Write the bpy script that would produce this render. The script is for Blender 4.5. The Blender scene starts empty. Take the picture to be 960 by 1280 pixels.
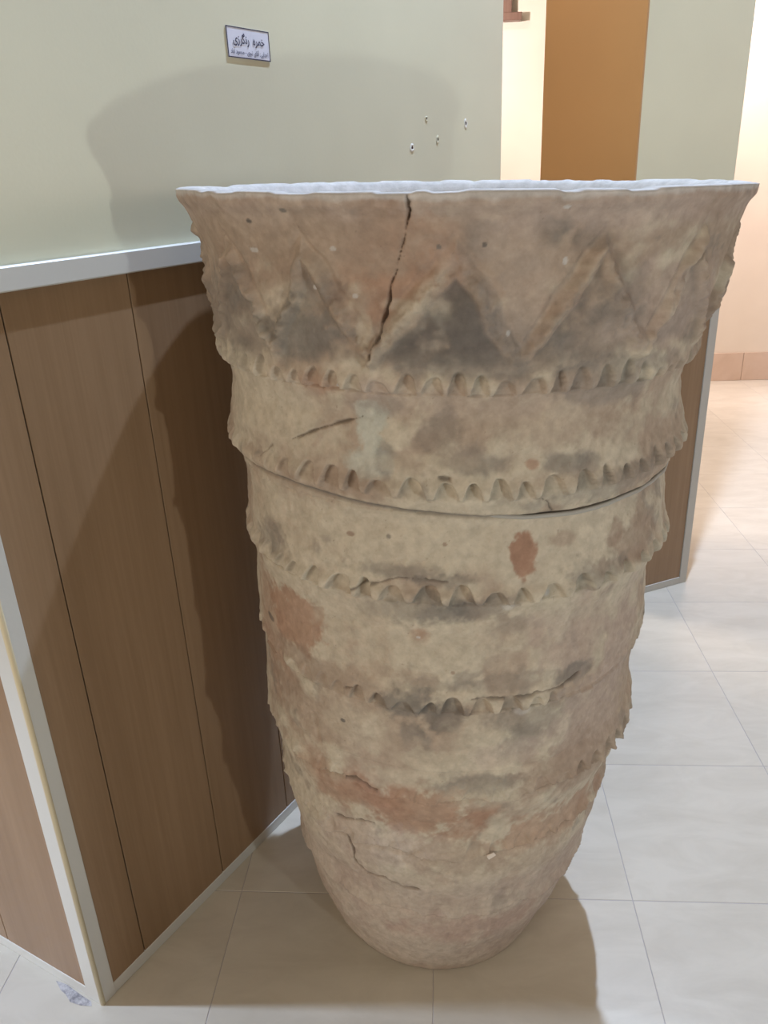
import bpy, bmesh, math, random
import numpy as np
from mathutils import Matrix, Vector

scene = bpy.context.scene
COL = scene.collection
random.seed(4)

# ------------------------------------------------------------------ camera
FPX, CAM_H = 995.0, 1.5                       # focal length in pixels of a 960x1280 frame, eye height
CAM_R = np.array([[0.999072339, -0.0430634629, 0.0],
                  [-0.0169605203, -0.393484071, 0.919174971],
                  [-0.0395828572, -0.918322288, -0.393849429]])   # columns: right, image-down, forward
cam_d = bpy.data.cameras.new('camera')
cam_d.sensor_fit = 'VERTICAL'; cam_d.sensor_height = 24.0; cam_d.lens = FPX / 1280.0 * 24.0
cam_d.clip_start = 0.02
cam = bpy.data.objects.new('camera', cam_d); COL.objects.link(cam)
M = Matrix.Identity(4)
for i in range(3):
    M[i][0] = CAM_R[i, 0]; M[i][1] = -CAM_R[i, 1]; M[i][2] = -CAM_R[i, 2]
M[0][3], M[1][3], M[2][3] = 0.0, 0.0, CAM_H
cam.matrix_world = M
scene.camera = cam

# ------------------------------------------------------------------ world, lamps, exposure
w = bpy.data.worlds.new('world'); scene.world = w; w.use_nodes = True
w.node_tree.nodes['Background'].inputs[0].default_value = (1.0, 0.9, 0.78, 1)
w.node_tree.nodes['Background'].inputs[1].default_value = 0.05
vs = scene.view_settings
vs.view_transform = 'Standard'; vs.look = 'None'; vs.gamma = 1.0; vs.use_curve_mapping = False
vs.exposure = 0.0

def lamp(name, kind, loc, target, energy, color, size=0.05, spot=None, blend=0.3, sy=None):
    d = bpy.data.lights.new(name, kind)
    d.energy = energy; d.color = color
    if kind == 'AREA':
        d.shape = 'RECTANGLE'; d.size = size; d.size_y = sy or size
    else:
        d.shadow_soft_size = size
    if kind == 'SPOT':
        d.spot_size = math.radians(spot); d.spot_blend = blend
    o = bpy.data.objects.new(name, d); COL.objects.link(o)
    o.location = loc
    v = Vector(target) - Vector(loc)
    o.rotation_euler = v.to_track_quat('-Z', 'Y').to_euler()
    return o

COOL = (0.56, 0.715, 1.0)
WARM = (1.0, 0.88, 0.75)
lamp('downlight', 'SPOT', (0.92, 2.30, 4.35), (0.60, 1.50, 0.0), 730, COOL, 0.025, 120, 0.4)
lamp('low_side_lamp', 'SPOT', (1.28, -0.69, 0.98), (0.0, 1.75, 1.35), 40, (0.88, 0.97, 1.0), 0.03, 75, 0.6)
lamp('hall_downlight', 'SPOT', (-2.6, 1.18, 2.4), (-1.05, 0.95, 0.0), 380, COOL, 0.06, 50, 0.9)
lamp('hall_fill_light', 'AREA', (-3.0, -3.0, 1.9), (0.1, 1.4, 1.0), 92, WARM, 2.6, sy=1.7)  # added soft fill from the front left; no window stands there
lamp('side_fill_light', 'AREA', (4.7, 0.9, 2.0), (0.2, 1.4, 0.9), 26, (1.0, 0.84, 0.80), 1.6)  # added fill for the jar's right side and the pillar
lamp('wall_washer', 'SPOT', (0.05, 4.70, 2.25), (0.95, 5.75, 1.85), 130, (1.0, 0.87, 0.86), 0.05, 90, 0.8)
lamp('wall_washer', 'SPOT', (2.5, 4.65, 3.2), (2.55, 5.66, 1.9), 330, (1.0, 0.83, 0.82), 0.05, 90, 0.8)
lamp('gallery_downlight', 'SPOT', (2.8, 4.4, 4.3), (2.3, 4.05, 0.0), 520, (1.0, 0.86, 0.88), 0.06, 46, 0.7)
lamp('passage_fill_light', 'AREA', (-0.9, 3.6, 3.6), (0.6, 2.9, 1.6), 60, (1.0, 0.86, 0.74), 0.6)  # added out of sight to brighten the pillar's ochre side

# ------------------------------------------------------------------ helpers
def cam_ray(x, y):
    v = CAM_R @ np.array([x - 480.0, y - 640.0, FPX]); return v / np.linalg.norm(v)
def on_floor(x, y, z=0.0):
    d = cam_ray(x, y); t = (z - CAM_H) / d[2]
    return np.array([0, 0, CAM_H]) + t * d
def on_plane(x, y, p, n):
    d = cam_ray(x, y); C = np.array([0, 0, CAM_H]); return C + d * (np.dot(np.asarray(p) - C, n) / np.dot(d, n))

def link(name, me, mat=None, parent=None):
    o = bpy.data.objects.new(name, me); COL.objects.link(o)
    if mat is not None and not me.materials: me.materials.append(mat)
    if parent is not None: o.parent = parent
    return o
def tag(o, label=None, cat=None, group=None, kind=None):
    if label: o['label'] = label
    if cat: o['category'] = cat
    if group: o['group'] = group
    if kind: o['kind'] = kind
    return o
def from_bm(name, bm, mat, parent=None, smooth=False):
    me = bpy.data.meshes.new(name); bm.normal_update(); bm.to_mesh(me); bm.free()
    if smooth:
        me.polygons.foreach_set('use_smooth', [True] * len(me.polygons))
    return link(name, me, mat, parent)

class Frame:
    """a vertical wall plane: s along it, n out of it, z up"""
    def __init__(self, origin, deg, flip=1):
        a = math.radians(deg); self.o = Vector((origin[0], origin[1], 0))
        self.s = Vector((math.cos(a), math.sin(a), 0)); self.n = Vector((math.sin(a), -math.cos(a), 0)) * flip
    def p(self, s, n, z): return self.o + self.s * s + self.n * n + Vector((0, 0, z))
    def box(self, name, s0, s1, n0, n1, z0, z1, mat, parent=None, bevel=0.0):
        bm = bmesh.new()
        vs_ = [bm.verts.new(self.p(s, n, z)) for z in (z0, z1) for n in (n0, n1) for s in (s0, s1)]
        for f in ((0, 1, 3, 2), (4, 6, 7, 5), (0, 4, 5, 1), (2, 3, 7, 6), (0, 2, 6, 4), (1, 5, 7, 3)):
            bm.faces.new([vs_[i] for i in f])
        bmesh.ops.recalc_face_normals(bm, faces=bm.faces)
        if bevel: bmesh.ops.bevel(bm, geom=bm.edges[:], offset=bevel, segments=1, affect='EDGES')
        return from_bm(name, bm, mat, parent)

# ------------------------------------------------------------------ materials
def new_mat(name, rough=0.6):
    m = bpy.data.materials.new(name); m.use_nodes = True
    nt = m.node_tree; b = nt.nodes['Principled BSDF']; b.inputs['Roughness'].default_value = rough
    return m, nt, b
def noise(nt, scale, detail=4, rough=0.55, vec=None, dist=0.0):
    n = nt.nodes.new('ShaderNodeTexNoise'); n.inputs['Scale'].default_value = scale
    n.inputs['Detail'].default_value = detail; n.inputs['Roughness'].default_value = rough
    n.inputs['Distortion'].default_value = dist
    if vec is not None: nt.links.new(vec, n.inputs['Vector'])
    return n
def mapped(nt, scale=(1, 1, 1), rot=(0, 0, 0), coord='Object'):
    t = nt.nodes.new('ShaderNodeTexCoord'); mp = nt.nodes.new('ShaderNodeMapping')
    mp.inputs['Scale'].default_value = scale; mp.inputs['Rotation'].default_value = rot
    nt.links.new(t.outputs[coord], mp.inputs['Vector']); return mp.outputs['Vector']
def ramp(nt, fac, stops):
    r = nt.nodes.new('ShaderNodeValToRGB'); e = r.color_ramp.elements
    while len(e) < len(stops): e.new(0.5)
    for el, (p, c) in zip(e, stops): el.position = p; el.color = (*c, 1)
    nt.links.new(fac, r.inputs['Fac']); return r.outputs['Color']
def bump(nt, b, height, strength, dist=0.002):
    n = nt.nodes.new('ShaderNodeBump'); n.inputs['Strength'].default_value = strength; n.inputs['Distance'].default_value = dist
    nt.links.new(height, n.inputs['Height']); nt.links.new(n.outputs['Normal'], b.inputs['Normal'])

def paint(name, col, rough=0.5, var=0.06):
    m, nt, b = new_mat(name, rough)
    n = noise(nt, 1.6, 3, vec=mapped(nt))
    lo = tuple(c * (1 - var) for c in col); hi = tuple(min(1, c * (1 + var)) for c in col)
    nt.links.new(ramp(nt, n.outputs['Fac'], [(0.3, lo), (0.7, hi)]), b.inputs['Base Color'])
    n2 = noise(nt, 160, 2, vec=mapped(nt)); bump(nt, b, n2.outputs['Fac'], 0.12, 0.001)
    return m
M_GREEN = paint('pale_green_paint', (0.64, 0.63, 0.475), 0.45)
M_ORANGE = paint('ochre_paint', (0.45, 0.258, 0.110), 0.5)
M_CREAM = paint('cream_paint', (0.74, 0.64, 0.53), 0.6)
M_HALL = paint('beige_hall_paint', (0.46, 0.40, 0.32), 0.7)
M_CEIL = paint('white_ceiling_paint', (0.78, 0.74, 0.68), 0.8)
M_TRIM = paint('white_trim_strip', (0.62, 0.62, 0.58), 0.35, 0.04)
M_GREY_TRIM = paint('grey_trim_strip', (0.50, 0.48, 0.43), 0.4, 0.04)
M_BEAD = paint('cream_corner_bead', (0.62, 0.54, 0.36), 0.4)

def wood(name, a, b_, rough=0.42):
    m, nt, b = new_mat(name, rough)
    oi = nt.nodes.new('ShaderNodeObjectInfo')
    v = mapped(nt, (26, 26, 0.9))
    off = nt.nodes.new('ShaderNodeVectorMath'); off.operation = 'ADD'
    nt.links.new(v, off.inputs[0]); nt.links.new(oi.outputs['Random'], off.inputs[1])
    n = noise(nt, 3.0, 6, 0.65, off.outputs[0], 0.4)
    n2 = noise(nt, 0.35, 2, 0.5, off.outputs[0], 0.8)
    mx = nt.nodes.new('ShaderNodeMix'); mx.data_type = 'FLOAT'; mx.inputs[0].default_value = 0.5
    nt.links.new(n.outputs['Fac'], mx.inputs[2]); nt.links.new(n2.outputs['Fac'], mx.inputs[3])
    nt.links.new(ramp(nt, mx.outputs[0], [(0.36, a), (0.64, b_)]), b.inputs['Base Color'])
    bump(nt, b, n.outputs['Fac'], 0.08, 0.001)
    return m
M_WOOD = wood('wood_laminate', (0.245, 0.150, 0.078), (0.320, 0.205, 0.115))
M_GAP = paint('dark_joint', (0.03, 0.02, 0.014), 0.9)
M_WOOD2 = wood('brown_niche_wood', (0.15, 0.085, 0.062), (0.21, 0.125, 0.092))

def tile_mat(name, lo, hi, rough=0.33):
    m, nt, b = new_mat(name, rough)
    oi = nt.nodes.new('ShaderNodeObjectInfo')
    sc = nt.nodes.new('ShaderNodeVectorMath'); sc.operation = 'SCALE'; sc.inputs['Scale'].default_value = 37.0
    cb = nt.nodes.new('ShaderNodeCombineXYZ')
    for k in range(3): nt.links.new(oi.outputs['Random'], cb.inputs[k])
    nt.links.new(cb.outputs[0], sc.inputs[0])
    ad = nt.nodes.new('ShaderNodeVectorMath'); ad.operation = 'ADD'
    nt.links.new(mapped(nt, (1, 2.6, 1)), ad.inputs[0]); nt.links.new(sc.outputs[0], ad.inputs[1])
    n = noise(nt, 5.0, 7, 0.62, ad.outputs[0], 0.7)
    nt.links.new(ramp(nt, n.outputs['Fac'], [(0.34, lo), (0.62, hi)]), b.inputs['Base Color'])
    n2 = noise(nt, 22, 4, 0.6, ad.outputs[0])
    mr = nt.nodes.new('ShaderNodeMapRange'); mr.inputs['To Min'].default_value = rough - 0.05; mr.inputs['To Max'].default_value = rough + 0.12
    nt.links.new(n2.outputs['Fac'], mr.inputs['Value']); nt.links.new(mr.outputs[0], b.inputs['Roughness'])
    return m
M_TILE = tile_mat('stone_look_tile', (0.50, 0.455, 0.37), (0.565, 0.52, 0.43))
M_SKIRT = tile_mat('pink_beige_skirting_tile', (0.56, 0.41, 0.31), (0.62, 0.47, 0.37), 0.4)
M_GROUT = paint('grey_grout', (0.41, 0.375, 0.36), 0.9)

# ------------------------------------------------------------------ floor of tiles
TS = 0.438
ga = math.radians(-4.6)
GX = Vector((math.cos(ga), math.sin(ga), 0)); GY = Vector((-math.sin(ga), math.cos(ga), 0)); GO = Vector((1.018, 2.105, 0))
def slab(name, pts, z0, z1, mat, parent=None):
    bm = bmesh.new()
    lo = [bm.verts.new((p[0], p[1], z0)) for p in pts]; hi = [bm.verts.new((p[0], p[1], z1)) for p in pts]
    bm.faces.new(lo[::-1]); bm.faces.new(hi)
    for i in range(len(pts)):
        j = (i + 1) % len(pts); bm.faces.new((lo[i], lo[j], hi[j], hi[i]))
    bmesh.ops.recalc_face_normals(bm, faces=bm.faces)
    return from_bm(name, bm, mat, parent)
X0, X1, Y0, Y1 = -4.2, 5.2, -4.0, 6.4
floor = tag(slab('floor', [(X0, Y0), (X1, Y0), (X1, Y1), (X0, Y1)], -0.08, -0.0007, M_GROUT), kind='structure')
bm = bmesh.new()
g = 0.0009
q = [(g, g), (TS - g, g), (TS - g, TS - g), (g, TS - g)]
lo = [bm.verts.new((x, y, -0.006)) for x, y in q]; hi = [bm.verts.new((x, y, 0)) for x, y in q]
bm.faces.new(hi); bm.faces.new(lo[::-1])
for i in range(4): bm.faces.new((lo[i], lo[(i + 1) % 4], hi[(i + 1) % 4], hi[i]))
bmesh.ops.bevel(bm, geom=[e for e in bm.edges if all(v.co.z > -0.001 for v in e.verts)], offset=0.0006, segments=1, affect='EDGES')
tile_me = bpy.data.meshes.new('floor_tile'); bm.to_mesh(tile_me); bm.free(); tile_me.materials.append(M_TILE)
tiles = []
for i in range(-13, 11):
    for j in range(-15, 10):
        c_ = GO + GX * (TS * (i + .5)) + GY * (TS * (j + .5))
        if not (X0 + .3 < c_.x < X1 - .3 and Y0 + .3 < c_.y < 6.3): continue
        tiles.append((i, j, c_))
# the tiles nearest to what the camera looks at are objects of their own, the others one joined part
tiles.sort(key=lambda t: abs(t[2].x - 0.9) * 1.0 + abs(t[2].y - 2.6) * 0.8)
for i, j, c_ in tiles[:210]:
    o = link('floor_tile', tile_me, None, floor)
    o.location = GO + GX * (TS * i) + GY * (TS * j); o.rotation_euler = (0, 0, ga)
bm = bmesh.new()
for i, j, c_ in tiles[210:]:
    b0 = GO + GX * (TS * i) + GY * (TS * j)
    vv = [bm.verts.new(b0 + GX * x + GY * y) for x, y in q]
    ww = [bm.verts.new(b0 + GX * x + GY * y + Vector((0, 0, -.006))) for x, y in q]
    bm.faces.new(vv)
    for k in range(4): bm.faces.new((ww[k], ww[(k + 1) % 4], vv[(k + 1) % 4], vv[k]))
tag(from_bm('outer_floor_tiles', bm, M_TILE, floor), kind='stuff')

# ------------------------------------------------------------------ walls
CEIL = 4.6
C0 = (-0.59906, 1.07626)
FA = Frame(C0, 56.5)                 # the wall behind the jar
FB = Frame(C0, 150.6, -1)            # the face that turns away at the corner
WEND = 1.806
WB = -0.006                          # painted plane sits a little behind the trim strips
def pt(f, s, n): v = f.p(s, n, 0); return (v.x, v.y)
corner_in = Vector((C0[0], C0[1], 0)) - FA.n * 0.006 - FB.n * 0.006
wall_left = tag(slab('wall_left', [(corner_in.x, corner_in.y), pt(FA, WEND, WB), pt(FA, WEND, -.22), pt(FA, 0.26, -.22)], 0, CEIL, M_GREEN), kind='structure')
wall_front = tag(slab('wall_front', [(corner_in.x, corner_in.y), pt(FA, 0.26, -.22), pt(FB, 3.2, -.22), pt(FB, 3.2, WB)], 0, CEIL, M_GREEN), kind='structure')
WH = 1.362                           # top of the boards; the cap strip runs from here to 1.396
def wainscot(f, parent, edges, end, first):
    f.box('joint_backing', first - .01, end, WB, WB + .0012, 0.01, WH + .01, M_GAP, parent)
    for a, b in zip(edges[:-1], edges[1:]):
        f.box('wood_board', a + .0011, b - .0011, WB + .001, WB + .0045, 0.02, WH + .004, M_WOOD, parent, 0.0006)
    f.box('floor_strip', 0.002, end, WB + .0005, 0.0, 0.0, 0.028, M_TRIM, parent, 0.0012)
    f.box('cap_strip', 0.002, end, WB, 0.010, WH, 1.397, M_TRIM, parent, 0.002)
wainscot(FA, wall_left, [0.028, 0.115, 0.350, 0.585, 0.820, 1.055, 1.290, 1.525, WEND - .004], WEND - .001, 0.03)
FA.box('corner_strip', 0.003, 0.032, WB + .0005, 0.001, 0.0, WH, M_TRIM, wall_left, 0.0012)
wainscot(FB, wall_front, [0.040] + [0.276 + 0.235 * k for k in range(0, 12)], 2.85, 0.04)
FB.box('corner_strip', 0.003, 0.042, WB + .0005, 0.001, 0.0, WH, M_TRIM, wall_front, 0.0012)
FA.box('end_strip', WEND - .034, WEND - .001, WB + .0005, 0.001, 0.0, WH, M_TRIM, wall_left, 0.0012)
bm = bmesh.new()
bmesh.ops.create_cone(bm, cap_ends=True, segments=14, radius1=.0055, radius2=.0055, depth=1.397,
                      matrix=Matrix.Translation(Vector((C0[0], C0[1], 1.397 / 2)) - FA.n * .0035 - FB.n * .0035))
from_bm('corner_bead', bm, M_BEAD, wall_left, True)

# square pillar with ochre side, green face and wood panel
pr = on_floor(857, 727); FP = Frame((pr[0] - 0.382 * math.cos(math.radians(21.93)), pr[1] - 0.382 * math.sin(math.radians(21.93))), 21.93)
PW, PD = 0.382, 0.51
pillar = tag(slab('wall_right', [pt(FP, 0, WB), pt(FP, PW, WB), pt(FP, PW, -PD), pt(FP, 0, -PD)], 0, CEIL, M_GREEN), kind='structure')
FP.box('ochre_side', -0.006, 0.0, -PD, WB, 0.0, CEIL, M_ORANGE, pillar)
FP.box('wood_board', 0.03, PW - .03, WB, -.002, 0.02, WH + .003, M_WOOD, pillar, 0.0006)
FP.box('edge_strip', PW - .034, PW, WB, 0.002, 0.0, WH + .003, M_GREY_TRIM, pillar, 0.0012)
FP.box('edge_strip', 0.0, .034, WB, 0.002, 0.0, WH + .003, M_GREY_TRIM, pillar, 0.0012)
FP.box('floor_strip', 0.0, PW, WB, 0.0015, 0.0, 0.028, M_GREY_TRIM, pillar, 0.0012)
FP.box('cap_strip', 0.0, PW, WB, 0.008, WH, 1.397, M_GREY_TRIM, pillar, 0.002)

# far wall of the next room, with its tiled skirting
fa = math.degrees(math.atan2(-0.07, 1.0))
FF = Frame((2.65, 5.65), fa)
wall_back = tag(slab('wall_back', [pt(FF, -7.2, 0), pt(FF, 3.2, 0), pt(FF, 3.2, -.2), pt(FF, -7.2, -.2)], 0, CEIL, M_CREAM), kind='structure')
skirting = tag(FF.box('baseboard_back', -4.2, 2.4, 0.0, 0.004, 0.0, 0.2, M_GROUT), kind='structure')
for k in range(-10, 6):
    FF.box('skirting_tile', -0.025 + TS * k + .0015, -0.025 + TS * (k + 1) - .0015, 0.003, 0.011, 0.001, 0.202, M_SKIRT, skirting, 0.001)
# the remaining shell of the hall
tag(slab('wall_far_left', [(X0, Y0), (X0 + .15, Y0), (X0 + .15, Y1), (X0, Y1)], 0, CEIL, M_HALL), kind='structure')
tag(slab('wall_far_right', [(X1 - .15, Y0), (X1, Y0), (X1, Y1), (X1 - .15, Y1)], 0, CEIL, M_HALL), kind='structure')
tag(slab('wall_behind', [(X0 + .15, Y0), (X1 - .15, Y0), (X1 - .15, Y0 + .15), (X0 + .15, Y0 + .15)], 0, CEIL, M_HALL), kind='structure')
tag(slab('ceiling', [(X0, Y0), (X1, Y0), (X1, Y1), (X0, Y1)], CEIL, CEIL + .1, M_CEIL), kind='structure')

# ------------------------------------------------------------------ the jar
PZ = np.linspace(0, 1.475, 60)
PR = np.array([0.2205,0.2345,0.2456,0.2535,0.2631,0.2736,0.2810,0.2856,0.2909,0.2961,0.2997,0.3025,0.3074,0.3157,0.3209,0.3251,0.3279,0.3276,0.3263,0.3303,0.3370,0.3455,0.3496,0.3528,0.3519,0.3493,0.3475,0.3478,0.3480,0.3496,0.3536,0.3553,0.3550,0.3535,0.3524,0.3521,0.3570,0.3629,0.3664,0.3662,0.3644,0.3622,0.3623,0.3695,0.3763,0.3764,0.3737,0.3708,0.3678,0.3733,0.3830,0.3889,0.3938,0.3980,0.4000,0.4019,0.4041,0.4112,0.4201,0.4303])
PC = np.array([0.0844,0.0840,0.0839,0.0845,0.0860,0.0881,0.0906,0.0927,0.0950,0.0971,0.0992,0.1008,0.1021,0.1030,0.1033,0.1029,0.1020,0.1017,0.1027,0.1057,0.1093,0.1119,0.1124,0.1116,0.1108,0.1105,0.1108,0.1118,0.1137,0.1162,0.1183,0.1193,0.1191,0.1185,0.1184,0.1193,0.1211,0.1230,0.1242,0.1247,0.1248,0.1251,0.1254,0.1252,0.1251,0.1251,0.1256,0.1266,0.1280,0.1301,0.1321,0.1343,0.1362,0.1380,0.1389,0.1395,0.1396,0.1398,0.1393,0.1389])
JY, JZ, TILT = 1.3405, 1.475, 0.028    # the old jar leans a little and its rim is not level
def jar_hit(x, y):
    """where a line of sight meets the plain profile: angle in degrees, height on the jar"""
    d = cam_ray(x, y); t = np.arange(.5, 2.0, .0006); P = np.array([0, 0, CAM_H]) + t[:, None] * d
    zj = P[:, 2] + TILT * (P[:, 0] - .12) * P[:, 2] / JZ
    ins = (np.hypot(P[:, 0] - np.interp(zj, PZ, PC), P[:, 1] - JY) < np.interp(zj, PZ, PR)) & (zj > 0) & (zj < JZ)
    if not ins.any(): return None
    i = ins.argmax()
    return math.degrees(math.atan2(P[i, 1] - JY, P[i, 0] - np.interp(zj[i], PZ, PC))) % 360, float(zj[i])

rng = np.random.default_rng(7)
TAB = rng.random((32, 32, 32))
def vnoise(P, scale, octaves=4, gain=.5, seed=0):
    out = np.zeros(P.shape[:-1]); a = 1.0; tot = 0
    for o in range(octaves):
        Q = P * scale * (2 ** o) + 11.3 * (o + seed * 3 + 1)
        I = np.floor(Q).astype(int); F = Q - I; F = F * F * (3 - 2 * F)
        def T(dx, dy, dz): return TAB[(I[..., 0] + dx) % 32, (I[..., 1] + dy) % 32, (I[..., 2] + dz) % 32]
        fx, fy, fz = F[..., 0], F[..., 1], F[..., 2]
        x00 = T(0, 0, 0) * (1 - fx) + T(1, 0, 0) * fx; x10 = T(0, 1, 0) * (1 - fx) + T(1, 1, 0) * fx
        x01 = T(0, 0, 1) * (1 - fx) + T(1, 0, 1) * fx; x11 = T(0, 1, 1) * (1 - fx) + T(1, 1, 1) * fx
        out += a * ((x00 * (1 - fy) + x10 * fy) * (1 - fz) + (x01 * (1 - fy) + x11 * fy) * fz); tot += a; a *= gain
    return out / tot
def sstep(x, a, b): t = np.clip((x - a) / (b - a), 0, 1); return t * t * (3 - 2 * t)

th = np.concatenate([np.arange(195, 345, .25), np.arange(345, 555, .75)])        # finer on the side in view
zs = np.concatenate([np.arange(0, 0.5, .0024), np.arange(.5, JZ + .0005, .0018)]); zs[-1] = JZ
TH, ZZ = np.meshgrid(th, zs)
THW = TH % 360
R0 = np.interp(ZZ, PZ, PR)
for _ in range(2):   # round the kinks of the sampled profile
    R0[2:-2] = (R0[:-4] + 2 * R0[1:-3] + 3 * R0[2:-2] + 2 * R0[3:-1] + R0[4:]) / 9
R0 += .0045 * np.exp(-((ZZ - 1.462) / .009) ** 2)      # rounded lip
rad = np.radians(TH)
POS = np.stack([.36 * np.cos(rad), .36 * np.sin(rad), ZZ], -1)
n_big = vnoise(POS, 7, 3, seed=1) - .5
n_mid = vnoise(POS, 28, 3, seed=2) - .5
n_fine = vnoise(POS, 110, 3, .6, seed=3) - .5
n_warp = vnoise(POS, 16, 3, seed=4) - .5
n_warp2 = vnoise(POS, 16, 3, seed=5) - .5
DISP = .011 * n_big + .006 * n_mid + .0020 * n_fine

def band(zc, n, depth, hgt, phase, wob=.004, mask=1.0, up=.03):
    """a clay strip pressed with the fingers: arched hollows along its lower edge"""
    jit = .45 * (vnoise(np.stack([.36 * np.cos(rad), .36 * np.sin(rad), 0 * ZZ + zc], -1)[:1], 14, 2, seed=6) - .5) * 2
    per = (THW * n / 360.0 + phase + jit) % 1.0 - .5
    amp = .15 + 1.5 * vnoise(np.stack([.36 * np.cos(rad), .36 * np.sin(rad), 0 * ZZ + zc], -1)[:1], 20, 2, seed=8)
    arch = np.clip(1 - (np.abs(per) / .41) ** 2.6, 0, 1) * amp
    zw = zc + wob * 4 * (vnoise(np.stack([.36 * np.cos(rad), .36 * np.sin(rad), 0 * ZZ + zc * 3], -1)[:1], 5, 2, seed=9) - .5)
    low = zw - hgt * .55 + hgt * arch
    proud = sstep(ZZ, low - .0035, low + .0045) * (1 - sstep(ZZ, zw + hgt * .7, zw + hgt * .7 + up))
    hollow = np.clip(arch, 0, 1) * np.exp(-((ZZ - (zw - hgt * .05)) / (hgt * .55)) ** 2) * (1 - proud)
    return mask * depth * (proud * .8 - .55 * hollow - .15)
def win(a, b, soft=8): return sstep(THW, a - soft, a + soft) * (1 - sstep(THW, b - soft, b + soft))
rest = 1 - win(200, 340)
back = 1 - win(60, 300, 12)                     # right-hand and rear right side
DISP += band(1.252, 74, .0120, .026, .1, .003, .95)
DISP += band(1.112, 62, .0150, .026, .3, .003, .35 + .65 * win(228, 345) + .4 * rest)
DISP += band(0.945, 52, .0170, .028, .0, .004, .45 + .55 * win(222, 345))
DISP += band(0.748, 58, .0125, .024, .5, .005, .25 + .75 * win(236, 290) + .3 * rest)
DISP += band(0.570, 56, .0105, .026, .2, .006, .22 + .75 * back)
DISP += band(0.425, 46, .0075, .022, .6, .008, .35)
# every band overhangs the wall under it
for zc, dd in ((1.236, .004), (1.07, .002), (.928, .003), (.735, .005), (.562, .008), (.412, .007), (.245, .008)):
    zz_ = zc + (.012 if zc > .6 else .045) * n_warp + (0 if zc > .6 else .03) * n_big
    DISP += dd * np.exp(-np.clip(ZZ - zz_, 0, 9) / .03) * (ZZ > zz_) - dd * np.exp(-np.clip(zz_ - ZZ, 0, 9) / .018) * (ZZ <= zz_)

# zigzag of applied clay below the lip: apex angles and valley angles as they stand
apex = [215.0, 236.5, 263.5, 288.0, 311.0]; valley = [204.0, 226.5, 248.5, 275.5, 301.0, 322.0]
zig = []
for i in range(5): zig += [(valley[i], 1.272), (apex[i], 1.398)]
zig.append((valley[5], 1.272))
aa = np.linspace(322, 564, 21)
for k in range(1, 21): zig.append((aa[k], 1.398 if k % 2 else 1.272))
zt = np.array([p[0] for p in zig]); zv = np.array([p[1] for p in zig])
THU = np.where(THW < 204, THW + 360, THW)
ZIG = np.interp(THU, zt, zv) + .03 * n_warp + .02 * n_mid
slope = .62
dz_ = (ZZ - ZIG) * slope
coil = np.exp(-((dz_ - .004) / .0105) ** 2) * sstep(ZZ, 1.255, 1.28)
DISP += .0085 * coil * np.clip(.75 + 3.0 * n_mid + 1.6 * n_warp2 + 1.2 * n_fine, -.3, 1.4) - .0035 * np.exp(-((dz_ - .021) / .006) ** 2) * sstep(ZZ, 1.27, 1.30)
in_tri = (1 - sstep(dz_, -.012, -.004)) * sstep(ZZ, 1.262, 1.285) * (ZZ < 1.42)
DISP -= .0035 * in_tri

vis = (th > 200) & (th < 340)
DISP -= np.where(ZZ > .62, .8, .55) * DISP[:, vis].mean(1, keepdims=True)

# pixel -> jar helpers for marks that have a place of their own
JR = .375
def arc(t0): return ((THW - t0 + 180) % 360 - 180) * math.pi / 180 * R0
def poly_dist(pts):
    out = np.full(TH.shape, 9.0)
    hp = [jar_hit(*p) for p in pts]; hp = [h for h in hp if h]
    for (t0, z0), (t1, z1) in zip(hp[:-1], hp[1:]):
        zlo, zhi = min(z0, z1) - .03, max(z0, z1) + .03
        rows = np.where((zs > zlo) & (zs < zhi))[0]
        if len(rows) == 0: continue
        sl = slice(rows[0], rows[-1] + 1)
        u = (arc(t0)[sl]) + .007 * n_fine[sl] + .008 * n_mid[sl]; v = ZZ[sl] - z0 + .012 * n_warp2[sl] + .005 * n_fine[sl]
        du = ((t1 - t0 + 180) % 360 - 180) * math.pi / 180 * float(np.interp(z0, PZ, PR)); dv = z1 - z0
        tt = np.clip((u * du + v * dv) / (du * du + dv * dv + 1e-9), 0, 1)
        out[sl] = np.minimum(out[sl], np.hypot(u - tt * du, v - tt * dv))
    return out
CRACKS = [  # pixel polylines, half width (m), depth (m)
    ([(516, 240), (512, 262), (505, 290), (498, 320), (489, 350), (483, 378), (477, 405), (470, 430), (466, 448)], .0013, .012),
    ([(365, 552), (392, 540), (410, 532), (450, 522)], .0015, .006),
    ([(322, 573), (340, 561)], .0016, .006),
    ([(549, 602), (561, 603)], .0026, .008),
    ([(672, 622), (684, 630), (690, 640)], .0012, .004),
    ([(590, 873), (640, 872), (670, 866), (705, 858), (725, 845)], .0018, .006),
    ([(430, 1042), (438, 1060), (443, 1080), (458, 1095), (480, 1100), (505, 1112), (522, 1114)], .0024, .008),
    ([(392, 893), (396, 905), (398, 925)], .0040, .005),
    ([(440, 735), (500, 722), (560, 728)], .0014, .003),
    ([(420, 1020), (468, 1032)], .0022, .006),
    ([(408, 962), (440, 975), (470, 990)], .0022, .006),
    ([(432, 858), (452, 862)], .0022, .006),
    ([(818, 418), (835, 385), (852, 350), (880, 308)], .0035, .006),
    ([(455, 455), (462, 445), (470, 425)], .0040, .006),
]
CRK = np.zeros(TH.shape)
WV = .25 + 1.5 * sstep(vnoise(POS, 55, 2, seed=50), .2, .8)
for pts, wd, dp in CRACKS:
    k = np.exp(-(poly_dist(pts) / (wd * WV)) ** 2); DISP -= dp * k * np.clip(WV, .5, 1)
    if wd < .003: CRK = np.maximum(CRK, k)
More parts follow.
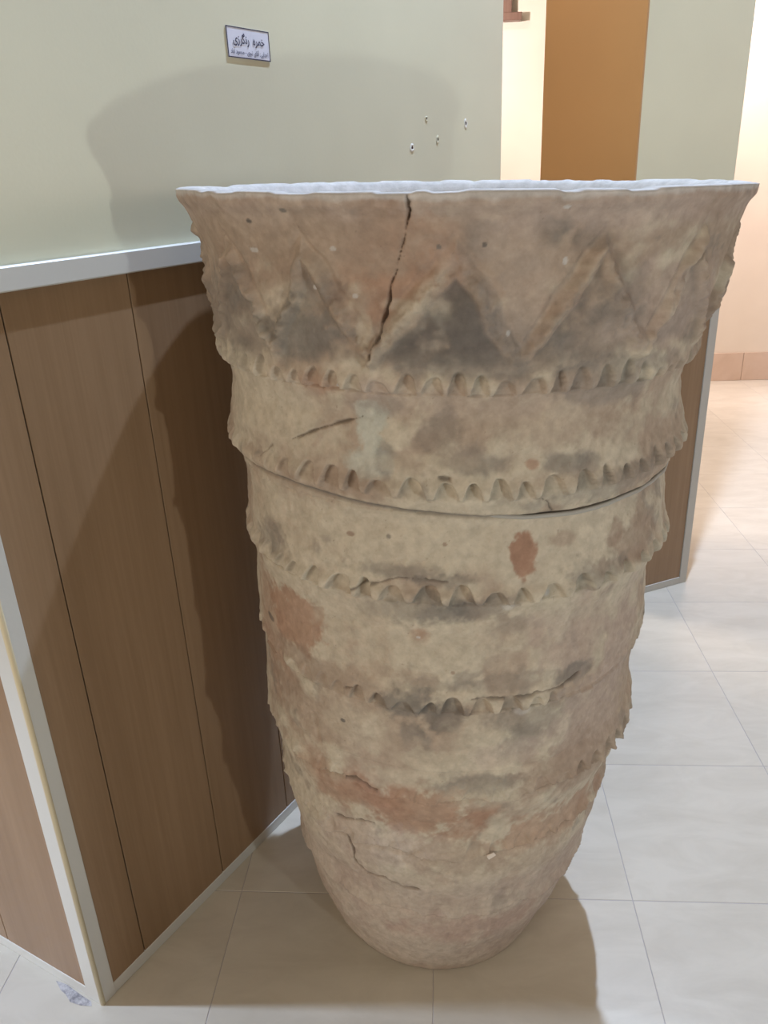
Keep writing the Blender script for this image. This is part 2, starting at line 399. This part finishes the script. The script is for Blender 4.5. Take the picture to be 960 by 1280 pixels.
# the open joint where the two coil sections meet
SEAM_T = np.array([0, 200, 207, 223, 235, 245, 257, 270, 281, 292, 306, 327, 345, 360.0])
SEAM_Z = np.array([1.074, 1.088, 1.088, 1.088, 1.083, 1.077, 1.073, 1.067, 1.063, 1.060, 1.062, 1.060, 1.064, 1.074])
SZ = np.interp(THW, SEAM_T, SEAM_Z)
seam = np.exp(-((ZZ - SZ) / .0035) ** 2)
DISP -= .008 * seam
DISP -= .004 * sstep(SZ - ZZ, 0, .004) * (1 - sstep(SZ - ZZ, .012, .05))
# chipped lip
lipz = JZ - .0020 * np.clip(vnoise(POS[-1:], 8, 2, seed=12) - .35, 0, 1) * 2.2 - .0020 * sstep(vnoise(POS[-1:], 30, 2, seed=13), .60, .72)
top = sstep(ZZ, 1.44, JZ)
XR = R0 + DISP * (1 - .6 * sstep(ZZ, 1.462, JZ)) * sstep(ZZ, -.01, .02)
XC = np.interp(ZZ, PZ, PC)
ZO = ZZ - top * (JZ - lipz)

# inside: flat lip, then the inner wall down to the bottom
n_in = [(-.005, .0012), (-.014, .0018), (-.026, .0008), (-.036, -.005), (-.042, -.014)]
rowsR, rowsZ, rowsC = [XR], [ZO], [XC]
rim_r = XR[-1:]; rim_z = ZO[-1:]; rim_n = (vnoise(POS[-1:], 40, 3, seed=15) - .5)
for dr, dz in n_in:
    rowsR.append(rim_r + dr + .002 * rim_n); rowsZ.append(rim_z + dz + .0018 * rim_n); rowsC.append(XC[-1:])
for zq in np.linspace(1.44, .06, 46):
    rowsR.append(np.full_like(rim_r, np.interp(zq, PZ, PR) - .046)); rowsZ.append(np.full_like(rim_z, zq)); rowsC.append(np.full_like(rim_r, np.interp(zq, PZ, PC)))
rowsR.append(np.full_like(rim_r, .02)); rowsZ.append(np.full_like(rim_z, .055)); rowsC.append(np.full_like(rim_r, .084))
RA = np.concatenate(rowsR); ZA = np.concatenate(rowsZ); CA = np.concatenate(rowsC)
rt = np.radians(th)[None, :]
VX = CA + RA * np.cos(rt); VY = JY + RA * np.sin(rt); VZ = ZA - TILT * (VX - .12) * ZA / JZ + .0015
NR, NC = RA.shape
V = np.stack([VX, VY, VZ], -1).reshape(-1, 3)
V = np.concatenate([V, [[.084, JY, .0015]], [[.084, JY, .055]]])
I = np.arange(NR * NC).reshape(NR, NC); J = np.roll(I, -1, 1)
quads = np.stack([I[:-1], J[:-1], J[1:], I[1:]], -1).reshape(-1, 4)
t1 = np.stack([np.full(NC, NR * NC), J[0], I[0]], -1); t2 = np.stack([np.full(NC, NR * NC + 1), I[-1], J[-1]], -1)
me = bpy.data.meshes.new('jar_body')
nl = quads.size + t1.size + t2.size; nf = len(quads) + len(t1) + len(t2)
me.vertices.add(len(V)); me.vertices.foreach_set('co', V.astype(np.float32).ravel())
me.loops.add(nl); me.loops.foreach_set('vertex_index', np.concatenate([quads.ravel(), t1.ravel(), t2.ravel()]).astype(np.int32))
me.polygons.add(nf)
me.polygons.foreach_set('loop_start', np.concatenate([np.arange(len(quads)) * 4, quads.size + np.arange(2 * NC) * 3]).astype(np.int32))
me.update(calc_edges=True); me.validate()
me.polygons.foreach_set('use_smooth', np.ones(len(me.polygons), bool))

# stains of the clay itself: slip, soot-grey, bare red clay, plaster; lip light and groove shade go in too
CREAM = np.array([.50, .43, .31]); TAN = np.array([.40, .305, .215]); BROWN = np.array([.315, .215, .145]); GREY = np.array([.165, .15, .13])
RED = np.array([.37, .20, .115]); PINK = np.array([.43, .33, .265]); WHITE = np.array([.50, .48, .45]); SOOT_SHADE = np.array([.10, .09, .082]); PLAS = np.array([.47, .48, .40])
C = np.empty(TH.shape + (3,))
f = sstep(n_big + .5 * n_mid, -.12, .12)[..., None]; C[:] = TAN * (1 - f) + CREAM * f
def mix(colr, k): C[:] = C * (1 - k[..., None]) + colr * k[..., None]
m2 = vnoise(POS, 22, 4, .6, seed=20) - .5
m3 = vnoise(POS, 45, 4, .6, seed=21) - .5
mix(BROWN, .75 * sstep(ZZ + .05 * n_warp, 1.265, 1.30) * sstep(m2, -.25, .05))
mix(PINK, .6 * sstep(ZZ + .03 * n_warp, 1.425, 1.45))
mix(GREY, .50 * in_tri * sstep(m2, -.14, .12)); mix(GREY, .45 * coil * sstep(m3, -.05, .12)); mix(CREAM, .18 * coil * sstep(-m3, .02, .12))
mix(BROWN, .22 * sstep(m3, .05, .22)); mix(GREY, .40 * sstep(m2 + .4 * m3, .12, .26))
mix(PINK, .6 * (1 - sstep(ZZ + .06 * n_warp, .30, .42)))
def blob(x, y, rx, ry, colr, k, edge=.45, wq=.9, nf=None):
    h = jar_hit(x, y)
    if not h: return
    h2 = jar_hit(x, y + ry) or h; h3 = jar_hit(x, y - ry) or h; hx = jar_hit(x + rx, y) or h; hw = jar_hit(x - rx, y) or h
    rz = max(abs(h2[1] - h[1]), abs(h3[1] - h[1]), .002)
    ra = max(abs((hx[0] - h[0] + 180) % 360 - 180), abs((hw[0] - h[0] + 180) % 360 - 180)) * math.pi / 180 * float(np.interp(h[1], PZ, PR))
    d = np.hypot(arc(h[0]) / max(ra, .002), (ZZ - h[1]) / rz)
    sc = min(1.0, max(ra, rz) / .02)
    d = d + wq * sc * (n_warp * 1.3 + n_mid * 1.5 + .9 * n_fine)
    edge = edge * .75
    kk = k * (1 - sstep(d, 1 - edge, 1 + edge))
    mix(np.asarray(colr), kk)
BL = [  # x, y, half width, half height in photo pixels, colour, strength, edge softness
    # frieze
    (490, 335, 70, 55, RED, .65, .6), (440, 300, 60, 40, BROWN, .5, .6), (330, 300, 70, 40, TAN, .5, .6), (345, 390, 30, 45, CREAM, .55, .5),
    (570, 395, 45, 30, SOOT_SHADE, .35, .5), (610, 430, 45, 40, GREY, .4, .5), (500, 445, 45, 25, GREY, .4, .5), (375, 420, 38, 30, GREY, .65, .5), (290, 390, 22, 45, GREY, .5, .5),
    (700, 290, 26, 22, GREY, .6, .5), (605, 305, 22, 24, GREY, .5, .5), (740, 300, 30, 20, GREY, .35, .5), (660, 340, 50, 45, TAN, .6, .6), (740, 420, 60, 35, GREY, .4, .6),
    (850, 385, 35, 50, PINK, .5, .5), (780, 370, 25, 30, GREY, .35, .5), (900, 255, 22, 16, BROWN, .5, .5), (790, 260, 90, 30, PINK, .5, .6),
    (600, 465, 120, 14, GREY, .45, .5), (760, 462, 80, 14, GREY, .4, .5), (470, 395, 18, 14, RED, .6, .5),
    # second section
    (345, 510, 70, 45, CREAM, .75, .5), (405, 482, 26, 18, RED, .6, .5), (470, 485, 35, 18, PINK, .5, .5), (560, 520, 70, 35, TAN, .8, .5), (545, 545, 28, 26, GREY, .5, .5),
    (465, 535, 20, 32, PLAS, .85, .3), (480, 505, 22, 14, GREY, .4, .5), (462, 578, 22, 18, PLAS, .7, .4), (480, 570, 10, 22, GREY, .5, .5), (700, 520, 70, 40, TAN, .7, .6), (790, 530, 30, 26, BROWN, .3, .5),
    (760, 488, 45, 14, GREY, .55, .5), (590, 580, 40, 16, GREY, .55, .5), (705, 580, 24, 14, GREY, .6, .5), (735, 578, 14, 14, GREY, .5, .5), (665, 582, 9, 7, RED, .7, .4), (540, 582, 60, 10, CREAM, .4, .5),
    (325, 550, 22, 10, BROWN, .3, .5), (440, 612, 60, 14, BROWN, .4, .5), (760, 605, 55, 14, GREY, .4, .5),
    # third section
    (470, 665, 130, 30, CREAM, .85, .5), (700, 690, 90, 28, CREAM, .75, .5), (653, 693, 16, 22, RED, .95, .22), (652, 690, 12, 16, (.30, .15, .085), .5, .4), (560, 690, 40, 26, CREAM, .6, .5), (795, 675, 18, 22, BROWN, .6, .5), (705, 675, 12, 8, BROWN, .5, .5),
    (340, 680, 14, 22, GREY, .4, .5), (500, 715, 60, 10, GREY, .5, .5), (560, 728, 40, 9, SOOT_SHADE, .4, .5), (740, 715, 30, 14, GREY, .45, .5),
    # fourth section
    (400, 800, 55, 45, CREAM, .75, .5), (368, 770, 22, 34, RED, .8, .3), (340, 790, 14, 50, RED, .45, .5), (395, 835, 40, 14, BROWN, .6, .4), (545, 770, 55, 20, GREY, .75, .5), (600, 765, 40, 18, GREY, .6, .5), (480, 765, 30, 10, GREY, .4, .5),
    (525, 795, 14, 10, RED, .7, .4), (640, 785, 20, 14, GREY, .4, .5), (570, 815, 60, 30, CREAM, .55, .5), (620, 800, 50, 40, TAN, .4, .6), (720, 790, 40, 40, PINK, .5, .5), (780, 800, 22, 40, PINK, .6, .5), (755, 755, 30, 12, CREAM, .4, .5),
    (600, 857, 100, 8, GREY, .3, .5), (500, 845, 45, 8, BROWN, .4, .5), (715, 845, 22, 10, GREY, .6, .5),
    # fifth
    (550, 900, 28, 22, SOOT_SHADE, .62, .5), (510, 885, 30, 16, GREY, .7, .5), (520, 925, 24, 20, GREY, .55, .5), (420, 900, 40, 30, TAN, .7, .5), (620, 930, 60, 25, CREAM, .5, .6), (670, 900, 40, 20, GREY, .45, .5), (650, 925, 26, 18, GREY, .4, .5), (740, 890, 35, 35, PINK, .55, .5),
    (480, 940, 40, 20, TAN, .6, .5), (355, 850, 14, 14, BROWN, .5, .4),
    # sixth and below
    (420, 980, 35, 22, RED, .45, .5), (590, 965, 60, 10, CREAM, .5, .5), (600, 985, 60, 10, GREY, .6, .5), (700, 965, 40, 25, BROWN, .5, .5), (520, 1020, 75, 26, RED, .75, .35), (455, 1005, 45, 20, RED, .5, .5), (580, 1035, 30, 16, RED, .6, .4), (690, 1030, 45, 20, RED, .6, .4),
    (600, 1000, 40, 14, CREAM, .5, .5), (470, 1060, 60, 26, PINK, .6, .5), (570, 1080, 70, 20, TAN, .7, .5), (660, 1075, 40, 16, TAN, .6, .5), (580, 1165, 60, 14, (.40, .25, .19), .45, .6), (625, 1130, 12, 12, GREY, .35, .5),
    (770, 668, 10, 14, BROWN, .6, .4), (748, 708, 14, 10, BROWN, .45, .5), (800, 650, 10, 16, BROWN, .5, .5), (700, 600, 60, 12, BROWN, .3, .6), (560, 560, 50, 30, BROWN, .25, .7), (690, 640, 12, 8, BROWN, .4, .5),
    (460, 770, 60, 30, CREAM, .5, .5), (470, 690, 60, 18, CREAM, .5, .5), (445, 910, 35, 22, CREAM, .4, .5), (560, 955, 70, 12, CREAM, .55, .4), (500, 975, 40, 10, CREAM, .5, .4), (640, 940, 40, 14, PINK, .4, .5),
    (640, 360, 70, 80, PINK, .35, .7), (560, 500, 200, 20, PINK, .25, .7), (455, 415, 9, 28, CREAM, .5, .4), (510, 385, 30, 9, CREAM, .45, .4), (400, 365, 40, 12, GREY, .35, .5),
    # flecks of plaster and little pits
    (708, 258, 5, 3, WHITE, .9, .3), (708, 328, 3, 5, WHITE, .8, .3), (636, 419, 3, 3, WHITE, .9, .3), (391, 361, 3, 3, WHITE, .9, .3), (415, 313, 4, 3, WHITE, .7, .3), (315, 314, 4, 3, WHITE, .7, .3), (421, 484, 3, 3, WHITE, .9, .3), (443, 372, 4, 3, WHITE, .7, .3),
    (310, 278, 3, 3, SOOT_SHADE, .9, .3), (354, 263, 4, 3, GREY, .8, .3), (606, 308, 3, 3, SOOT_SHADE, .8, .3), (548, 311, 3, 3, GREY, .8, .3), (437, 669, 5, 3, BROWN, .9, .3), (485, 673, 3, 3, SOOT_SHADE, .6, .3), (556, 683, 3, 2, BROWN, .8, .3), (340, 771, 3, 3, SOOT_SHADE, .7, .3), (428, 902, 3, 2, SOOT_SHADE, .8, .3), (566, 842, 3, 2, BROWN, .8, .3),
    (636, 760, 8, 5, WHITE, .45, .5), (686, 744, 4, 4, WHITE, .7, .3), (655, 890, 8, 5, WHITE, .4, .5), (523, 798, 3, 2, WHITE, .8, .3),
]
for b_ in BL: blob(*b_)
tri_b = in_tri * win(250, 274, 3)
mix(SOOT_SHADE, .72 * tri_b * sstep(m2 + .5 * m3, -.34, -.04) * sstep(ZZ, 1.265, 1.30)); mix(PLAS, .14 * tri_b * sstep(-m2, .05, .2))
mix(CREAM, .6 * coil * win(249, 262, 2) * sstep(m3, -.16, .02)); mix(GREY, .4 * coil * win(264, 276, 2))
# lamplight painted white on the lip; dirt and painted shade in cracks, joint
mix(WHITE, .75 * sstep(ZZ + .010 * n_mid + .006 * n_fine, 1.4655, 1.4725))
mix(np.array([.10, .07, .05]), .7 * CRK); mix(SOOT_SHADE, .75 * seam * win(205, 300, 20) + .5 * seam * (1 - win(205, 300, 20)))
C *= (1 + .22 * m3 + .18 * n_fine)[..., None]
spk = vnoise(POS, 300, 1, seed=40); mix(BROWN * .7, .55 * sstep(spk, .90, .96) * sstep(m2, -.1, .1))
C[:] = C * .76 + .24 * C.mean(-1, keepdims=True)
C *= 1.06
full = np.ones((NR, NC, 4), np.float32)
full[:len(zs), :, :3] = np.clip(C, .01, .9)
lip = WHITE * (.92 + .25 * (vnoise(POS[-1:], 60, 3, seed=30) - .5))[..., None]
full[len(zs):len(zs) + 5, :, :3] = lip  # lip top coloured pale for the lamplight on it
full[len(zs) + 5:, :, :3] = TAN * .9
full = np.concatenate([full.reshape(-1, 4), np.tile([[.35, .28, .2, 1]], (2, 1))]).astype(np.float32)
ca = me.color_attributes.new('clay_stain', 'FLOAT_COLOR', 'POINT'); ca.data.foreach_set('color', full.ravel())

m, nt, b = new_mat('old_fired_clay', 0.85)
at = nt.nodes.new('ShaderNodeVertexColor'); at.layer_name = 'clay_stain'
gn = noise(nt, 260, 3, 0.6, mapped(nt)); gn2 = noise(nt, 60, 5, 0.65, mapped(nt))
mul = nt.nodes.new('ShaderNodeMix'); mul.data_type = 'RGBA'; mul.blend_type = 'MULTIPLY'; mul.inputs[0].default_value = 1.0
nt.links.new(at.outputs['Color'], mul.inputs[6])
nt.links.new(ramp(nt, gn2.outputs['Fac'], [(0.3, (.84, .83, .82)), (0.7, (1.12, 1.12, 1.12))]), mul.inputs[7])
nt.links.new(mul.outputs[2], b.inputs['Base Color'])
bump(nt, b, gn.outputs['Fac'], 0.35, 0.0012)
b.inputs['Specular IOR Level'].default_value = 0.25
M_CLAY = m

jar = bpy.data.objects.new('storage_jar', None); COL.objects.link(jar); jar.location = (0.084, JY, 0.0)
tag(jar, 'huge tapered clay dyeing jar with finger-pressed bands and zigzag frieze, standing on floor tiles', 'jar')
def under(o, root):
    o.parent = root; o.matrix_parent_inverse = Matrix.Translation(root.location).inverted(); return o
body = under(link('jar_body', me, M_CLAY), jar)

# wire tied round the joint
m, nt, b = new_mat('dull_grey_wire', 0.55); b.inputs['Base Color'].default_value = (.36, .345, .31, 1)
ring = []
tts = np.arange(0, 360, 2.0)
for t in tts:
    z = float(np.interp(t, SEAM_T, SEAM_Z)) - .001
    r_s = float(np.interp(z - .010, zs, XR[:, int(np.argmin(np.abs((th - t + 180) % 360 - 180)))]))
    prou = -.012 + .0160 * float(sstep(np.array(t), 262, 285)) * (1 - float(sstep(np.array(t), 335, 355)))
    r = r_s + prou; x = float(np.interp(z, PZ, PC)) + r * math.cos(math.radians(t)); y = JY + r * math.sin(math.radians(t))
    ring.append(Vector((x, y, z - TILT * (x - .12) * z / JZ)))
bm = bmesh.new(); prev = None; first = None
for i, p in enumerate(ring):
    tg = (ring[(i + 1) % len(ring)] - ring[i - 1]).normalized(); nn = Vector((p.x - .125, p.y - JY, 0)).normalized(); bb = tg.cross(nn).normalized()
    cur = [bm.verts.new(p + (nn * math.cos(a) + bb * math.sin(a)) * .0034) for a in [k * math.pi / 4 for k in range(8)]]
    if prev:
        for k in range(8): bm.faces.new((prev[k], prev[(k + 1) % 8], cur[(k + 1) % 8], cur[k]))
    else: first = cur
    prev = cur
for k in range(8): bm.faces.new((prev[k], prev[(k + 1) % 8], first[(k + 1) % 8], first[k]))
bmesh.ops.recalc_face_normals(bm, faces=bm.faces)
wire = under(from_bm('binding_wire', bm, m, None, True), jar); tag(wire, 'grey wire tied round the joint')

def jar_point(t, z, out=0.0):
    r = float(np.interp(z, PZ, PR)) + out; x = float(np.interp(z, PZ, PC)) + r * math.cos(math.radians(t)); y = JY + r * math.sin(math.radians(t))
    return Vector((x, y, z - TILT * (x - .12) * z / JZ)), Vector((math.cos(math.radians(t)), math.sin(math.radians(t)), -.15)).normalized()
# little scrap stuck to the wall of the jar
hs = jar_hit(613, 1067)
p, nrm = jar_point(hs[0], hs[1], .004)
bm = bmesh.new()
bmesh.ops.create_cube(bm, size=1.0)
mt = Matrix.Translation(p) @ nrm.to_track_quat('Z', 'Y').to_matrix().to_4x4() @ Matrix.Rotation(.5, 4, 'Z') @ Matrix.Diagonal((.013, .010, .003, 1))
bmesh.ops.transform(bm, matrix=mt, verts=bm.verts)
for v in bm.verts: v.co += Vector((random.uniform(-1, 1), random.uniform(-1, 1), random.uniform(-1, 1))) * .0012
bmesh.ops.bevel(bm, geom=bm.edges[:], offset=.0006, segments=1, affect='EDGES')
tag(under(from_bm('plaster_chip', bm, paint('pale_plaster', (.66, .58, .50), .8)), jar), 'small pale plaster chip')

# ------------------------------------------------------------------ small things on the wall
NW = np.array([*FA.n]); PW0 = np.array([*FA.p(0, WB, 0)])
def wall_st(x, y):
    v = Vector(on_plane(x, y, PW0, NW)) - FA.o; return v.dot(FA.s), v.z
cs = [wall_st(*p) for p in ((282, 32), (336, 40), (336, 77), (284, 71))]
s0, s1 = (cs[0][0] + cs[3][0]) / 2, (cs[1][0] + cs[2][0]) / 2; zb, ztp = (cs[2][1] + cs[3][1]) / 2, (cs[0][1] + cs[1][1]) / 2
M_CARD = paint('white_card', (.66, .68, .78), .4, .03); M_INK = paint('navy_ink', (.035, .035, .075), .5)
sign = bpy.data.objects.new('wall_label', None); COL.objects.link(sign); sign.location = FA.p((s0 + s1) / 2, WB, zb)
tag(sign, 'small white caption card with dark Persian lettering on the green wall above the jar', 'sign')
under(FA.box('card', s0, s1, WB, WB + .0016, zb, ztp, M_CARD, None, .0004), sign)
bw = .0016
for nm, a in (('border', (s0, s1, zb, zb + bw)), ('border', (s0, s1, ztp - bw, ztp)), ('border', (s0, s0 + bw, zb, ztp)), ('border', (s1 - bw, s1, zb, ztp))):
    under(FA.box(nm, a[0], a[1], WB + .0012, WB + .0021, a[2], a[3], M_INK), sign)
def lettering(glyphs, sc, zc, width, bold=.012):
    """Arabic presentation forms already in visual order"""
    cu = bpy.data.curves.new('lettering', 'FONT'); cu.body = glyphs; cu.size = 1.0; cu.offset = bold
    tmp = bpy.data.objects.new('lettering', cu); COL.objects.link(tmp); bpy.context.view_layer.update()
    mesh = bpy.data.meshes.new_from_object(tmp.evaluated_get(bpy.context.evaluated_depsgraph_get()))
    COL.objects.unlink(tmp); bpy.data.objects.remove(tmp)
    n = len(mesh.vertices); co = np.empty(n * 3, np.float32); mesh.vertices.foreach_get('co', co); co = co.reshape(-1, 3)
    x0, x1 = co[:, 0].min(), co[:, 0].max(); k = width / (x1 - x0); ky = sc
    out = np.empty_like(co); sm = (s0 + s1) / 2
    ymid = (co[:, 1].min() + co[:, 1].max()) / 2
    for i in range(n):
        out[i] = FA.p(sm + (co[i, 0] - (x0 + x1) / 2) * k, WB + .0024, zc + (co[i, 1] - ymid) * ky)
    mesh.vertices.foreach_set('co', out.ravel()); mesh.update()
    mesh.materials.clear()
    return under(link('lettering', mesh, M_INK), sign)
hh = ztp - zb; ww_ = s1 - s0
# khomre-ye rangrazi / ehdaee: aghaye nabavi - mahmoud abad
L1 = 'ﺧﻤﺮﻩ'[::-1] ; L1b = 'ﺭﻧﮕﺮﺯﯼ'[::-1]
L2 = ['ﺍﻫﺪﺍﯾﯽ', ':', ' ', 'ﺁﻗﺎﯼ', ' ', 'ﻧﺒﻮﯼ', ' - ', 'ﻣﺤﻤﻮﺩ', ' ', 'ﺁﺑﺎﺩ']
lettering(L1b + '  ' + L1, .0195, zb + hh * .60, ww_ * .74, .017)
lettering(''.join(x[::-1] for x in L2[::-1]), .0105, zb + hh * .20, ww_ * .88)

# old screw holes in the plaster; a dark disc paints the shade inside
M_HOLE = paint('painted_hole_shade', (.05, .03, .025), .9); M_PLASTER = paint('chipped_plaster', (.70, .69, .62), .8)
for k, (x, y, rr_) in enumerate(((533, 148, .0042), (582, 154, .0062), (547, 174, .0050), (515, 184, .0060))):
    s_, z_ = wall_st(x, y)
    bm = bmesh.new(); N = 16
    rings = []
    for rad_, out_ in ((rr_ * 1.7, .0), (rr_ * 1.25, .0012), (rr_ * .8, .0010), (rr_ * .62, .0003)):
        rings.append([bm.verts.new(FA.p(s_ + rad_ * (1 + .18 * math.sin(3 * a + k)) * math.cos(a), WB + .0003 + out_, z_ + rad_ * (1.15 + .2 * math.cos(2 * a + k * 2)) * math.sin(a) - rad_ * .15)) for a in [2 * math.pi * j / N for j in range(N)]])
    for a, b_ in zip(rings[:-1], rings[1:]):
        for j in range(N): bm.faces.new((a[j], a[(j + 1) % N], b_[(j + 1) % N], b_[j]))
    bmesh.ops.recalc_face_normals(bm, faces=bm.faces)
    hole = from_bm('screw_hole', bm, M_PLASTER if k in (1, 3) else M_GREEN, wall_left)
    bm = bmesh.new()
    vv = [bm.verts.new(FA.p(s_ + rr_ * .78 * math.cos(a), WB + .0008, z_ + rr_ * 1.0 * math.sin(a))) for a in [2 * math.pi * j / N for j in range(N)]]
    bm.faces.new(vv); from_bm('hole_shade_disc', bm, M_HOLE, hole)

# broken patch of tile at the wall corner
bm = bmesh.new()
px = [(70, 1226), (84, 1231), (100, 1243), (114, 1252), (115, 1258), (101, 1257), (88, 1253), (82, 1243), (76, 1238)]
vv = [bm.verts.new(Vector(on_floor(*p)) + Vector((0, 0, .0006))) for p in px]
bm.faces.new(vv)
m, nt, b = new_mat('broken_cement', .9)
n = noise(nt, 55, 5, .7, mapped(nt)); nt.links.new(ramp(nt, n.outputs['Fac'], [(.4, (.22, .21, .22)), (.6, (.50, .48, .48))]), b.inputs['Base Color'])
bump(nt, b, n.outputs['Fac'], .6, .003)
from_bm('broken_tile_patch', bm, m, floor)

# wooden niche on the far wall, showing past the end of the green wall
nx = [Vector(on_plane(x, y, (2.65, 5.65, 0), np.array([*FF.n]))) - FF.o for x, y in ((639, 5), (651, 17), (651, 27))]
sj = nx[0].dot(FF.s); ss = nx[1].dot(FF.s); zt_, zb_ = nx[1].z, nx[2].z
niche = bpy.data.objects.new('wall_niche', None); COL.objects.link(niche); niche.location = FF.p(sj - .45, 0, zb_)
tag(niche, 'brown wooden niche frame with projecting sill, high on the bright far wall', 'niche')
for nm, a in (('sill', (sj - .97, ss, 0.0, .075, zb_, zt_)), ('jamb', (sj - .06, sj, 0.0, .06, zt_, zt_ + .9)), ('jamb', (sj - .90, sj - .84, 0.0, .06, zt_, zt_ + .9)),
              ('head', (sj - .94, sj + .04, 0.0, .07, zt_ + .9, zt_ + .96)), ('back_panel', (sj - .84, sj - .06, 0.0, .012, zt_, zt_ + .9)), ('shelf', (sj - .84, sj - .06, 0.012, .05, zt_ + .44, zt_ + .465))):
    under(FF.box(nm, *a, M_WOOD2, None, .003), niche)
